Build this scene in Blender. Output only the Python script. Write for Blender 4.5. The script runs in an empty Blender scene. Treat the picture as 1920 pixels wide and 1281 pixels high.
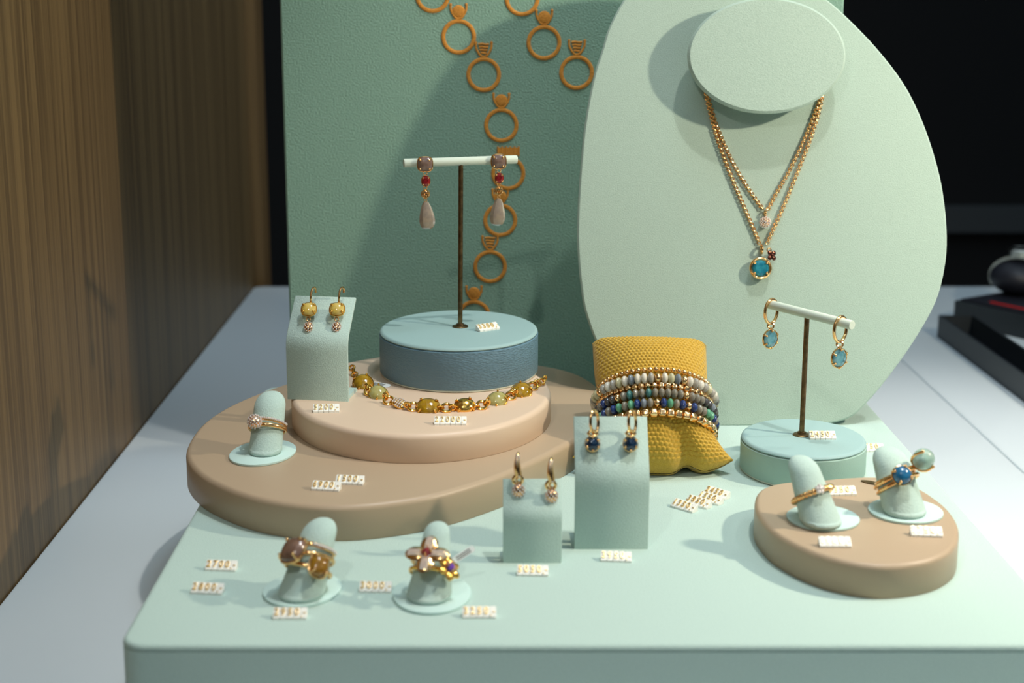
import bpy, bmesh, math, random
from mathutils import Vector, Matrix, Euler
R = math.radians
random.seed(7)
S = bpy.context.scene
COL = S.collection
mm = 0.001

# ------------------------------------------------------------------ camera
F_PX, CAM_H, VX, HOR = 2850.0, 0.247, 930.0, -27.0
PITCH = math.atan((640.5 - HOR) / F_PX)
cd = bpy.data.cameras.new('camera')
cam = bpy.data.objects.new('camera', cd); COL.objects.link(cam)
cam.location = (0, 0, CAM_H)
cam.rotation_euler = (R(90) - PITCH, 0, 0)
cd.sensor_width = 36; cd.lens = 36 * F_PX / 1920
cd.shift_x = (960 - VX) / 1920
cd.clip_start = 0.01; cd.clip_end = 20
cd.dof.use_dof = True; cd.dof.focus_distance = 0.80; cd.dof.aperture_fstop = 9.5
S.camera = cam

# ------------------------------------------------------------------ light
S.view_settings.view_transform = 'Standard'; S.view_settings.look = 'None'
S.view_settings.gamma = 1; S.view_settings.use_curve_mapping = False
S.view_settings.exposure = -0.2
W = bpy.data.worlds.new('shop'); S.world = W; W.use_nodes = True
nt = W.node_tree; bg = nt.nodes['Background']
tc = nt.nodes.new('ShaderNodeTexCoord'); nz = nt.nodes.new('ShaderNodeTexNoise')
nz.inputs['Scale'].default_value = 2.3; nz.inputs['Detail'].default_value = 2
rp = nt.nodes.new('ShaderNodeValToRGB')
rp.color_ramp.elements[0].position = .46; rp.color_ramp.elements[0].color = (.10, .13, .16, 1)
rp.color_ramp.elements[1].position = .62; rp.color_ramp.elements[1].color = (.72, .88, 1.0, 1)
sx = nt.nodes.new('ShaderNodeSeparateXYZ'); mr = nt.nodes.new('ShaderNodeMapRange')   # bright shop ceiling, dim street below
mr.inputs['From Min'].default_value = 0.0; mr.inputs['From Max'].default_value = .8
mr.inputs['To Min'].default_value = .10; mr.inputs['To Max'].default_value = 1.2
nt.links.new(tc.outputs['Generated'], nz.inputs['Vector']); nt.links.new(tc.outputs['Generated'], sx.inputs[0])
nt.links.new(nz.outputs['Fac'], rp.inputs['Fac']); nt.links.new(rp.outputs['Color'], bg.inputs['Color'])
nt.links.new(sx.outputs['Z'], mr.inputs['Value']); nt.links.new(mr.outputs['Result'], bg.inputs['Strength'])

def lamp(name, kind, loc, target, power, color, size=.03, cone=80, blend=.5):
    d = bpy.data.lights.new(name, kind); o = bpy.data.objects.new(name, d); COL.objects.link(o)
    o.location = loc
    o.rotation_euler = (Vector(target) - Vector(loc)).to_track_quat('-Z', 'Y').to_euler()
    d.energy = power; d.color = color
    if kind == 'AREA': d.shape = 'DISK'; d.size = size
    else: d.shadow_soft_size = size
    if kind == 'SPOT': d.spot_size = R(cone); d.spot_blend = blend
    return o
lamp('side_spot', 'SPOT', (.50, .61, .37), (0, .85, .05), 11.0, (1, .88, .68), .012, 150, .3)
lamp('left_spot', 'SPOT', (-.19, .05, .72), (.16, .80, .03), 5.5, (1, .95, .86), .014, 46, .4)
lamp('ceiling_spot_front', 'SPOT', (.30, .60, 1.15), (.16, .74, .0), 24.0, (1, .95, .88), .018, 50, .6)
lamp('ceiling_spot_right', 'SPOT', (.75, .85, 1.0), (.42, .85, -.06), 16.0, (1, .97, .92), .02, 42, .8)
lamp('daylight_tube', 'AREA', (.2, .80, 1.1), (.15, .86, 0), 3.6, (.70, .87, 1.0), .3)
lamp('rear_spot', 'SPOT', (.06, 1.45, .95), (-.16, 1.30, -.06), 5.5, (.86, .94, 1), .02, 48, .3)

# ------------------------------------------------------------------ helpers: place a picture point on a real surface
def ray(u, v):
    a = (u - VX) / F_PX; b = (640.5 - v) / F_PX
    return Vector((a, math.cos(PITCH) + b * math.sin(PITCH), -math.sin(PITCH) + b * math.cos(PITCH)))
def P(u, v, z=0.0):
    d = ray(u, v); t = (z - CAM_H) / d.z
    return Vector((d.x * t, d.y * t, z))
def PY(u, v, y):
    d = ray(u, v); t = y / d.y
    return Vector((d.x * t, y, CAM_H + d.z * t))

# ------------------------------------------------------------------ mesh builder
class MB:
    def __init__(s): s.v = []; s.f = []
    def add(s, vs, fs, M=None):
        b = len(s.v)
        s.v += [tuple(M @ Vector(p)) if M is not None else tuple(p) for p in vs]
        s.f += [tuple(b + i for i in f) for f in fs]
        return s
    def box(s, lo, hi, M=None):
        (a, b, c), (d, e, f) = lo, hi
        return s.add([(a,b,c),(d,b,c),(d,e,c),(a,e,c),(a,b,f),(d,b,f),(d,e,f),(a,e,f)],
                     [(3,2,1,0),(4,5,6,7),(0,1,5,4),(1,2,6,5),(2,3,7,6),(3,0,4,7)], M)
    def ball(s, c, r, n=16, k=10, M=None):
        if not hasattr(r, '__len__'): r = (r, r, r)
        vs = [(c[0], c[1], c[2] + r[2])]; fs = []
        for i in range(1, k):
            t = math.pi * i / k
            for j in range(n):
                p = 2 * math.pi * j / n
                vs.append((c[0] + r[0]*math.sin(t)*math.cos(p), c[1] + r[1]*math.sin(t)*math.sin(p), c[2] + r[2]*math.cos(t)))
        vs.append((c[0], c[1], c[2] - r[2])); L = len(vs) - 1
        for j in range(n):
            fs.append((0, 1 + j, 1 + (j+1) % n)); fs.append((L, L - n + (j+1) % n, L - n + j))
        for i in range(k - 2):
            for j in range(n):
                a = 1 + i*n + j; b = 1 + i*n + (j+1) % n
                fs.append((a, a + n, b + n, b))
        return s.add(vs, fs, M)
    def lathe(s, prof, n=48, M=None, sx=1, sy=1, cap=True):
        vs = []; fs = []
        for r, z in prof:
            for j in range(n):
                p = 2*math.pi*j/n
                vs.append((r*sx*math.cos(p), r*sy*math.sin(p), z))
        for i in range(len(prof) - 1):
            for j in range(n):
                a = i*n + j; b = i*n + (j+1) % n
                fs.append((a, b, b + n, a + n))
        if cap:
            fs.append(tuple(reversed(range(n)))); fs.append(tuple(range((len(prof)-1)*n, len(prof)*n)))
        return s.add(vs, fs, M)
    def tube(s, path, r, closed=False, n=10, M=None, flat=1.0, up=None):
        pts = [Vector(p) for p in path]; m = len(pts)
        rr = r if hasattr(r, '__len__') else [r]*m
        vs = []; fs = []; prev = None
        for i, p in enumerate(pts):
            if closed: t = pts[(i+1) % m] - pts[i-1]
            else: t = pts[min(i+1, m-1)] - pts[max(i-1, 0)]
            t = t.normalized() if t.length > 1e-12 else Vector((0, 0, 1))
            if up is not None: a = Vector(up)
            elif prev is not None: a = prev
            else: a = Vector((0, 0, 1)) if abs(t.z) < .9 else Vector((1, 0, 0))
            a = a - t * a.dot(t)
            if a.length < 1e-9: a = t.orthogonal()
            a.normalize()
            b = t.cross(a); prev = a
            for j in range(n):
                q = 2*math.pi*j/n
                vs.append(tuple(p + a*(rr[i]*flat*math.cos(q)) + b*(rr[i]*math.sin(q))))
        for i in range(m if closed else m - 1):
            for j in range(n):
                a_ = i*n + j; b_ = i*n + (j+1) % n; k = ((i+1) % m)*n
                fs.append((a_, k + j, k + (j+1) % n, b_))
        if not closed:
            fs.append(tuple(range(n))); fs.append(tuple(reversed(range((m-1)*n, m*n))))
        return s.add(vs, fs, M)
    def torus(s, R_, r, n=28, k=8, M=None, flat=1.0, sx=1, sy=1):
        return s.tube([(R_*sx*math.cos(2*math.pi*i/n), R_*sy*math.sin(2*math.pi*i/n), 0) for i in range(n)], r, True, k, M, flat, (0, 0, 1))
    def arc(s, R_, r, a0, a1, n=16, k=8, M=None, sx=1, sy=1):
        return s.tube([(R_*sx*math.cos(R(a0+(a1-a0)*i/n)), R_*sy*math.sin(R(a0+(a1-a0)*i/n)), 0) for i in range(n+1)], r, False, k, M)
    def loft(s, outline, prof, M=None):
        """closed outline (ccw) raised through (inset, z) rings with end caps"""
        m = len(outline); vs = []; fs = []
        nr = []
        for i in range(m):
            d = Vector(outline[(i+1) % m]) - Vector(outline[i-1])
            d = d.normalized(); nr.append(Vector((d.y, -d.x)))
        for ins, z in prof:
            for i in range(m):
                vs.append((outline[i][0] - nr[i].x*ins, outline[i][1] - nr[i].y*ins, z))
        for k in range(len(prof) - 1):
            for i in range(m):
                a = k*m + i; b = k*m + (i+1) % m
                fs.append((a, b, b + m, a + m))
        fs.append(tuple(reversed(range(m)))); fs.append(tuple(range((len(prof)-1)*m, len(prof)*m)))
        return s.add(vs, fs, M)
    def mesh(s, name, smooth=True, angle=40):
        me = bpy.data.meshes.new(name); me.from_pydata(s.v, [], s.f); me.update()
        if smooth:
            me.shade_smooth()
            try: me.set_sharp_from_angle(angle=R(angle))
            except Exception: pass
        return me
    def obj(s, name, mat, parent=None, label=None, smooth=True, angle=40, M=None):
        me = s.mesh(name, smooth, angle)
        me.materials.append(mat)
        return link(name, me, parent, label, M)
def link(name, me, parent=None, label=None, M=None):
    o = bpy.data.objects.new(name, me); COL.objects.link(o)
    if parent is not None: o.parent = parent
    if label: o['label'] = label
    if M is not None: o.matrix_basis = M
    return o
def tag(o, label, cat, group=None):
    o['label'] = label; o['category'] = cat
    if group: o['group'] = group
    return o
def thing(name, label, cat, loc=(0, 0, 0), rot=(0, 0, 0), group=None):
    o = bpy.data.objects.new(name, None); COL.objects.link(o)
    o.empty_display_size = .005
    o.location = loc; o.rotation_euler = rot
    return tag(o, label, cat, group)
def struct(o): o['kind'] = 'structure'; return o
def T(x=0, y=0, z=0): return Matrix.Translation((x, y, z))
def RX(a): return Matrix.Rotation(R(a), 4, 'X')
def RY(a): return Matrix.Rotation(R(a), 4, 'Y')
def RZ(a): return Matrix.Rotation(R(a), 4, 'Z')
def SC(a, b=None, c=None): return Matrix.Diagonal((a, a if b is None else b, a if c is None else c, 1))
def frame(o, z, x=(1, 0, 0)):
    """matrix with local z along z, local x near x"""
    z = Vector(z).normalized(); x = Vector(x); x = (x - z*x.dot(z)).normalized(); y = z.cross(x)
    M = Matrix((x, y, z)).transposed().to_4x4(); M.translation = Vector(o); return M
def catmull(pts, n=8, closed=True):
    out = []; m = len(pts)
    for i in range(m if closed else m - 1):
        g = (lambda k: Vector(pts[k % m])) if closed else (lambda k: Vector(pts[max(0, min(m-1, k))]))
        p0, p1, p2, p3 = g(i-1), g(i), g(i+1), g(i+2)
        for k in range(n):
            t = k / n
            out.append(.5*((2*p1) + (p2-p0)*t + (2*p0-5*p1+4*p2-p3)*t*t + (3*p1-p0-3*p2+p3)*t**3))
    if not closed: out.append(Vector(pts[-1]))
    return out
def ccw(pts):
    a = sum(pts[i-1][0]*pts[i][1] - pts[i][0]*pts[i-1][1] for i in range(len(pts)))
    return pts if a > 0 else list(reversed(pts))
def rrect(x0, y0, x1, y1, r, n=8):
    out = []
    for cx, cy, a in ((x1-r, y1-r, 0), (x0+r, y1-r, 90), (x0+r, y0+r, 180), (x1-r, y0+r, 270)):
        for i in range(n+1):
            q = R(a + 90*i/n); out.append((cx + r*math.cos(q), cy + r*math.sin(q)))
    return out
def oval(a, b, n=72, e=2.0):
    out = []
    for i in range(n):
        q = 2*math.pi*i/n; c, s_ = math.cos(q), math.sin(q)
        out.append((a*math.copysign(abs(c)**(2/e), c), b*math.copysign(abs(s_)**(2/e), s_)))
    return out
def edge(h, r=.8*mm, n=5, z0=0, bot=.3*mm):
    """profile of a slab of height h with rounded top edge"""
    pr = [(bot, z0), (0, z0 + bot)]
    for i in range(n+1):
        q = R(90*i/n); pr.append((r - r*math.cos(q), z0 + h - r + r*math.sin(q)))
    return pr

# ------------------------------------------------------------------ materials
def lin(c):
    f = lambda x: (x/255/12.92 if x/255 <= .04045 else ((x/255+.055)/1.055)**2.4)
    return (f(c[0]), f(c[1]), f(c[2]), 1)
def mat(name, rgb, rough=.5, metal=0, bump=None, **kw):
    m = bpy.data.materials.new(name); m.use_nodes = True
    b = m.node_tree.nodes['Principled BSDF']
    b.inputs['Base Color'].default_value = lin(rgb)
    b.inputs['Roughness'].default_value = rough; b.inputs['Metallic'].default_value = metal
    for k, v in kw.items():
        b.inputs[k.replace('_', ' ')].default_value = v
    if bump: bumpy(m, *bump)
    return m
def bumpy(m, kind, scale, strength, dist=.0004, vary=None, stretch=None):
    t = m.node_tree; b = t.nodes['Principled BSDF']
    tc = t.nodes.new('ShaderNodeTexCoord'); mp = t.nodes.new('ShaderNodeMapping')
    t.links.new(tc.outputs['Object'], mp.inputs['Vector'])
    if stretch: mp.inputs['Scale'].default_value = stretch
    tx = t.nodes.new('ShaderNodeTexVoronoi' if kind == 'voronoi' else 'ShaderNodeTexNoise')
    tx.inputs['Scale'].default_value = scale
    if kind != 'voronoi': tx.inputs['Detail'].default_value = 4
    t.links.new(mp.outputs['Vector'], tx.inputs['Vector'])
    src = tx.outputs['Distance' if kind == 'voronoi' else 'Fac']
    bu = t.nodes.new('ShaderNodeBump'); bu.inputs['Strength'].default_value = strength
    bu.inputs['Distance'].default_value = dist
    t.links.new(src, bu.inputs['Height']); t.links.new(bu.outputs['Normal'], b.inputs['Normal'])
    if vary:
        mx = t.nodes.new('ShaderNodeMix'); mx.data_type = 'RGBA'
        mx.inputs[6].default_value = b.inputs['Base Color'].default_value; mx.inputs[7].default_value = lin(vary)
        rm = t.nodes.new('ShaderNodeMapRange')
        rm.inputs['From Min'].default_value = .35; rm.inputs['From Max'].default_value = .65
        t.links.new(src, rm.inputs['Value']); t.links.new(rm.outputs['Result'], mx.inputs[0])
        t.links.new(mx.outputs[2], b.inputs['Base Color'])
FELT = dict(Sheen_Weight=.15, Sheen_Roughness=.5, Specular_IOR_Level=.15)
M_mint = mat('mint_suede', (174, 198, 190), .95, 0, ('noise', 1500, .6, .0004, (183, 206, 198)), **FELT)
M_board = mat('mint_board_felt', (160, 181, 169), .95, 0, ('noise', 1500, .7, .00035, (170, 190, 178)), **FELT)
M_panel = mat('green_panel_felt', (138, 172, 156), .95, 0, ('noise', 900, 1.0, .0008, (126, 161, 145)), **FELT)
M_disc = mat('pale_mint_suede', (190, 218, 212), .92, 0, ('noise', 2600, .3, .0002), **FELT)
M_leatherblue = mat('blue_grey_leather', (104, 136, 154), .52, 0, ('voronoi', 760, .6, .0005, None, (.7, .7, 1.8)), Specular_IOR_Level=.35)
M_topblue = mat('blue_mint_leather', (150, 180, 180), .6, 0, ('noise', 1500, .4, .0002), Specular_IOR_Level=.35)
M_mintleather = mat('mint_leather', (156, 184, 174), .6, 0, ('noise', 1500, .4, .0002), Specular_IOR_Level=.35)
M_rim = mat('piping', (206, 214, 200), .5)
M_tan = mat('tan_lacquer', (176, 155, 130), .42, 0, ('noise', 60, .03), Specular_IOR_Level=.4)
M_pink = mat('rose_beige_lacquer', (216, 192, 168), .42, 0, ('noise', 60, .03), Specular_IOR_Level=.4)
M_table = mat('white_lacquer', (212, 222, 226), .32, 0, ('noise', 8, .02), Specular_IOR_Level=.4)
M_gold = mat('rose_gold', (250, 200, 136), .15, 1)
M_goldd = mat('yellow_gold', (244, 190, 96), .16, 1)
M_goldw = mat('warm_gold_beads', (250, 206, 148), .18, 1)
M_brass = mat('aged_brass', (132, 108, 76), .36, 1, ('noise', 300, .3, .0003, (96, 78, 54)))
M_bar = mat('cream_leather', (200, 212, 198), .7, 0, ('noise', 1500, .4, .0002))
M_orange = mat('orange_thread', (214, 148, 56), .8, 0, ('noise', 900, 1.0, .0005, (190, 122, 38), (1, 1, 3)))
M_white = mat('white_enamel', (236, 236, 228), .45)
M_digit = mat('pale_gold_digit', (248, 214, 150), .25, .8)
M_pave = mat('pave_diamond', (252, 244, 240), .05, .55)
M_paveg = mat('pave_gold', (228, 172, 120), .2, 1)
M_mustard = mat('mustard_knit', (198, 162, 54), .85, 0, ('noise', 1800, .6, .0003, (180, 142, 38)), Sheen_Weight=.2)
M_paper = mat('paper_tag', (226, 230, 228), .6)
M_ink = mat('ink', (70, 72, 76), .6)
M_black = mat('black_lacquer', (34, 40, 44), .45)
M_navy = mat('navy_leather', (22, 24, 34), .5, 0, ('noise', 800, .2))
M_red = mat('red_piping', (190, 26, 24), .5)
M_steel = mat('watch_steel', (190, 190, 180), .2, 1)
M_dark = mat('dark_wall', (10, 10, 11), .9)
M_grey = mat('grey_band', (58, 62, 64), .7)
M_hole = mat('pin_hole', (30, 34, 34), .9)
def stone(name, rgb, tr=.25, rough=.08, vary=None, scale=300):
    return mat(name, rgb, rough, 0, ('noise', scale, .05, .0001, vary), Transmission_Weight=tr, Coat_Weight=.5, Coat_Roughness=.03, IOR=1.55)
M_olive = stone('olive_citrine', (196, 156, 28), .35, .06, (156, 118, 14))
M_olivep = stone('milky_prehnite', (196, 190, 128), .25, .08, (176, 166, 92))
M_citrine = stone('yellow_moonstone', (224, 190, 80), .3, .1, (236, 214, 130))
M_brown = stone('smoky_moonstone', (146, 112, 92), .3, .18, (120, 92, 78))
M_amber = stone('amber_quartz', (190, 140, 34), .5, .05, (150, 104, 20))
M_rosegrey = stone('rose_grey_quartz', (150, 124, 110), .25, .1, (120, 98, 90))
M_garnet = stone('garnet', (150, 34, 52), .5, .03, (196, 60, 60), 900)
M_milk = stone('grey_beige_moonstone', (182, 166, 146), .3, .12, (160, 146, 134))
M_topaz = stone('blue_topaz', (60, 168, 186), .4, .03, (30, 130, 160), 500)
M_drop = stone('pale_topaz', (150, 208, 218), .6, .02, (110, 180, 205), 400)
M_deep = stone('deep_blue_topaz', (10, 62, 100), .5, .02, (4, 36, 64))
M_bluecab = stone('denim_blue_agate', (36, 122, 170), .25, .08, (28, 100, 150))
M_aqua = stone('aqua_chalcedony', (188, 218, 206), .5, .08)
M_amethyst = stone('amethyst', (130, 80, 200), .4, .03)
M_choc = mat('dark_rhodolite', (92, 52, 40), .12, .8)
BEADM = {'w': stone('white_moonstone', (226, 220, 204), .2, .08), 'g': stone('grey_moonstone', (188, 184, 172), .4, .08),
         'c': stone('cream_moonstone', (206, 200, 160), .25, .08), 'k': stone('dark_labradorite', (84, 80, 78), .4, .06),
         'l': stone('grey_labradorite', (154, 148, 132), .45, .06), 't': stone('teal_labradorite', (60, 122, 120), .3, .06),
         'b': stone('navy_kyanite', (34, 62, 124), .3, .06), 'e': stone('green_aventurine', (96, 168, 130), .3, .08),
         'G': M_goldw, 's': stone('slate_moonstone', (130, 140, 150), .3, .08)}

# wood with vertical grain
M_wood = bpy.data.materials.new('wood_veneer'); M_wood.use_nodes = True
t = M_wood.node_tree; b = t.nodes['Principled BSDF']; b.inputs['Roughness'].default_value = .5
tc = t.nodes.new('ShaderNodeTexCoord'); mp = t.nodes.new('ShaderNodeMapping'); mp.inputs['Scale'].default_value = (1, 1, .012)
n1 = t.nodes.new('ShaderNodeTexNoise'); n1.inputs['Scale'].default_value = 320; n1.inputs['Detail'].default_value = 6
n2 = t.nodes.new('ShaderNodeTexNoise'); n2.inputs['Scale'].default_value = 120; n2.inputs['Detail'].default_value = 2
ad = t.nodes.new('ShaderNodeMath'); ad.operation = 'ADD'
cr = t.nodes.new('ShaderNodeValToRGB')
cr.color_ramp.elements[0].position = .72; cr.color_ramp.elements[0].color = lin((92, 71, 43))
cr.color_ramp.elements[1].position = 1.22; cr.color_ramp.elements[1].color = lin((122, 97, 61))
cr.color_ramp.elements[1].position = 1.0
mu = t.nodes.new('ShaderNodeMath'); mu.operation = 'MULTIPLY'; mu.inputs[1].default_value = .86
t.links.new(tc.outputs['Object'], mp.inputs['Vector'])
t.links.new(mp.outputs['Vector'], n1.inputs['Vector']); t.links.new(mp.outputs['Vector'], n2.inputs['Vector'])
t.links.new(n1.outputs['Fac'], ad.inputs[0]); t.links.new(n2.outputs['Fac'], ad.inputs[1])
t.links.new(ad.outputs[0], mu.inputs[0]); t.links.new(mu.outputs[0], cr.inputs['Fac']); t.links.new(cr.outputs['Color'], b.inputs['Base Color'])

# ------------------------------------------------------------------ the setting
ZT = -.060                      # counter top; z = 0 is the top of the mint platform
struct(MB().box((-.2835, -.2, -.98), (-.2535, 1.570, 1.3)).obj('wall_left', M_wood, smooth=False))
struct(MB().box((-.275, 1.578, -.98), (-.244, 1.62, 1.3)).obj('trim_1', M_wood, smooth=False))
struct(MB().box((-1.2, 2.52, -.98), (2.4, 2.57, 1.5)).obj('wall_back', M_dark, smooth=False))
struct(MB().box((.3, 2.495, -.152), (2.0, 2.52, -.110)).obj('trim_2', M_grey, smooth=False))
struct(MB().box((-1.2, -.4, -1.0), (2.4, 2.57, -.98)).obj('floor', M_dark, smooth=False))
ct = thing('display_counter', 'white lacquered display counter running back beneath everything in the window', 'counter', (0, 0, -.98))
MB().loft(rrect(-.2530, .30, .3415, 1.5640, .010), edge(.02, .0015), T(0, 0, .90)).obj('counter_panel', M_table, ct)
MB().loft(rrect(.3423, .30, 1.15, 1.5640, .010), edge(.02, .0015), T(0, 0, .90)).obj('counter_panel', M_table, ct)
MB().box((-.245, .31, 0), (1.14, 1.555, .9)).obj('cabinet_body', M_table, ct, smooth=False)

# mint platform: lid slab above wrapped sides
pf = thing('display_platform', 'large low mint suede platform in front with a stitched seam under its top edge', 'display platform', (.04, .74, ZT))
ox, oy = -.04, -.74
MB().loft(rrect(-.1455+ox, .5420+oy, .2260+ox, .9300+oy, .010), [(0, 0), (0, .0570), (.0004, .0573)]).obj('side_wrap', M_mint, pf)
MB().loft(rrect(-.1455+ox, .5420+oy, .2260+ox, .9300+oy, .010), [(.0010, .0573), (.0002, .0577), (0, .0584), (.0004, .0593), (.0013, .0599), (.0025, .0600)]).obj('top_lid', M_mint, pf)

# back panel with embroidered rings
PNY = .955
pn = thing('backdrop_panel', 'tall sage green felt backdrop panel embroidered with orange solitaire rings', 'backdrop', (.04, PNY, ZT))
xa, xb = PY(524, 0, PNY).x - .04, PY(1583, 0, PNY).x - .04
m = MB(); m.loft(rrect(xa, -.62, xb, 0, .002, 3), [(.0012, 0), (0, .0012), (0, .0148), (.0012, .016)], RX(-90) @ T(0, 0, 0))
m.obj('panel', M_panel, pn)
def embroidery(u, v, kind):
    c = PY(u, v, PNY); k = .955*1.0/F_PX*1.03
    M = T(c.x - .04, -.0004, c.z - ZT) @ RX(90)
    g = MB(); g.torus(27.5*k, 3.6*k, 56, 8, M, .35)
    w = 14.0 if kind != 2 else 19.0
    if kind == 2:
        g.box((-w*k, 33*k, 0), (w*k, 47*k, 1.6*k), M)
        for q in range(6): g.tube([((-w+ (2*w)*q/5)*k, 32*k, .8*k), ((-w+(2*w)*q/5)*k, 49*k, .8*k)], 1.6*k, M=M)
    else:
        U = [(-w*k, 56*k, 0), (-(w-.5)*k, 47*k, 0), (-(w-5)*k, 38*k, 0), (-4*k, 32.5*k, 0), (4*k, 32.5*k, 0), ((w-5)*k, 38*k, 0), ((w-.5)*k, 47*k, 0), (w*k, 56*k, 0)]
        g.tube(catmull(U, 4, False), 2.0*k, n=8, M=M, flat=.5, up=(0, 0, 1))
        for sx in (-1, 1): g.ball((sx*w*k, 56*k, 0), (2.6*k, 3*k, 1.2*k), 10, 6, M)
        if kind == 0:
            g.ball((0, 44.5*k, 0), (11.5*k, 11*k, 1.8*k), 20, 8, M)
        else:
            for q in range(4):
                yy = (38 + 5.2*q)*k; hw = (5.5 + 1.4*q)*k
                g.tube([(-hw, yy, 0), (-hw*.3, yy + .8*k, 0), (hw*.3, yy - .4*k, 0), (hw, yy, 0)], 2.0*k, M=M, flat=.6, up=(0, 0, 1))
    g.obj('embroidered_ring', M_orange, pn)
for e in [(811, -9, 0), (860, 69, 0), (979, -3, 1), (1020, 80, 0), (907, 140, 1), (1081, 136, 1), (940, 235, 0), (953, 325, 2), (938, 413, 0), (919, 500, 1), (889, 593, 0), (1143, 190, 0)]:
    embroidery(*e)

# ------------------------------------------------------------------ risers and round boxes
def riser(name, pts, h, m_, label, cat, z, r=2.2*mm, ctr=None):
    pts = [Vector((p[0], p[1])) for p in pts]
    c = sum(pts, Vector((0, 0))) / len(pts)
    o = MB().loft(ccw([tuple(p - c) for p in catmull([tuple(p) for p in pts], 8)]), edge(h, r, 6)).obj(name, m_, angle=60)
    o.location = (c.x, c.y, z)
    return tag(o, label, cat)
HB = .017
brown = [(a*mm, b*mm) for a, b in [(-67.7,654.8),(-46,661),(-25,673),(0,697.5),(21.5,727),(41.3,760),(56,795),(63,832),(59,872),(42.7,906),(6,929),(-44,935),(-90,912),(-123,876),(-146,835),(-157.5,797),(-159.5,760),(-155.5,730),(-144,703),(-128,682),(-109.7,666),(-89,657)]]
riser('display_riser', brown, HB, M_tan, 'large flat tan pebble-shaped riser under the round steps at left', 'display riser', 0, 3*mm)
HP = .015; ZP = HB + HP
pk = [Vector((-.0405 + .0705*math.cos(R(a)), .8020 + .0850*math.sin(R(a)))) for a in range(0, 360, 20)]
riser('display_riser', pk, HP, M_pink, 'rose beige round riser stacked on the large tan riser', 'display riser', HB, 3*mm)
HR = .015
rr = [(a*mm, b*mm) for a, b in [(156.5,587.3),(178,592.5),(193.5,607),(202.5,628),(206,648),(205.3,668),(199.5,690),(186.5,703),(170,702.5),(153.4,698),(137.4,695),(124.9,684.5),(119,664),(118.5,642),(123.5,620),(137,598)]]
riser('display_riser', rr, HR, M_tan, 'small tan egg-shaped riser holding two finger stands at right', 'display riser', 0, 2.6*mm)

def round_box(c, a, b, h, z, m_side, m_top, label, rot=0):
    t_ = thing('round_display_box', label, 'display box', (c[0], c[1], z), (0, 0, R(rot)))
    MB().loft(oval(a, b, 96), [(.0012, 0), (.0006, .0004), (.0006, .0012)]).obj('base_rim', M_rim, t_)
    MB().loft(oval(a, b, 96), [(.0004, .0012), (0, .0018), (0, h-.0026), (.0008, h-.0022)]).obj('side_band', m_side, t_)
    MB().loft(oval(a, b, 96), [(.0016, h-.0022), (.0006, h-.0019), (.0003, h-.0013), (.0007, h-.0006), (.0016, h-.0001), (.0024, h)]).obj('top_pad', m_top, t_)
    return t_
HBX = .025; ZB = ZP + HBX
cb = (P(711, 612, ZB) + P(1010, 616, ZB)) / 2
round_box((-.0212, .845), .0452, .0505, HBX, ZP, M_leatherblue, M_topblue, 'blue leather round box with pale top on the rose beige riser')
HM = .018
round_box((.1602, .7600), .0322, .0355, HM, 0, M_mintleather, M_topblue, 'small mint leather round box beside the yellow cushion')

# ------------------------------------------------------------------ egg-shaped necklace board
LEAN = 12.0; BY = .842
bt, bc = math.tan(R(LEAN)), math.cos(R(LEAN))
bN = Vector((0, -bc, math.sin(R(LEAN))))            # front normal
bO = Vector((.150, BY, 0))
def PB(u, v, off=0.0):
    d = ray(u, v); o = off/bc
    k = (BY - o + CAM_H*bt) / (d.y - d.z*bt)
    return Vector((d.x*k, d.y*k, CAM_H + d.z*k))
def BL(p):                                           # world -> board local (x right, y up the board, z out to the front)
    q = p - bO
    return Vector((q.x, q.dot(Vector((0, math.sin(R(LEAN)), bc))), q.dot(bN)))
egg = [(1290, 796), (1410, 799), (1530, 797), (1590, 785), (1625, 756), (1667, 706), (1717, 635), (1754, 568), (1771, 506), (1776, 444), (1769, 365), (1754, 298), (1729, 225), (1695, 157),
       (1644, 90), (1584, 28), (1545, -5), (1500, -35), (1430, -62), (1360, -70), (1290, -62), (1230, -42), (1180, -14), (1144, 47), (1129, 94), (1114, 142), (1097, 232), (1087, 340), (1083, 430),
       (1085, 490), (1090, 540), (1097, 582), (1113, 629), (1130, 662), (1165, 712), (1215, 760)]
nb = thing('necklace_bust', 'big pale mint egg-shaped necklace board with an oval neck disc', 'necklace display', bO, (R(90 - LEAN), 0, 0))
o2 = ccw([tuple(BL(PB(*p)))[:2] for p in egg])
o2 = [tuple(q) for q in catmull(o2, 4)]
TH = .006
MB().loft(o2, [(.0009, -TH), (0, -TH+.0009), (0, -.0009), (.0009, 0)]).obj('board', M_board, nb)
nd = BL(PB(1438, 104, .016)); k1 = (BL(PB(1586, 104, .016)) - BL(PB(1290, 104, .016))).x/2
k2 = (BL(PB(1438, -5, .016)) - BL(PB(1438, 212, .016))).y/2
MB().loft(oval(k1, k2, 96), [(.0011, 0), (0, .0011), (0, .0036), (.0012, .0048)], T(nd.x, nd.y, .0115)).obj('neck_disc', M_board, nb)
MB().loft(oval(k1*.80, k2*.78, 72), [(0, 0), (0, .0120)], T(nd.x, nd.y + .001, -.0002)).obj('neck', M_board, nb)
MB().box((-.012, .11, -.0085), (.012, .16, -.0058)).obj('back_pad', M_mint, nb, smooth=False)
# strut at the back standing on the platform / touching the panel
MB().box((-.006, .135, -.075), (.006, .139, -.0062), RX(0)).obj('back_strut', M_mint, nb, smooth=False)

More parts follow.
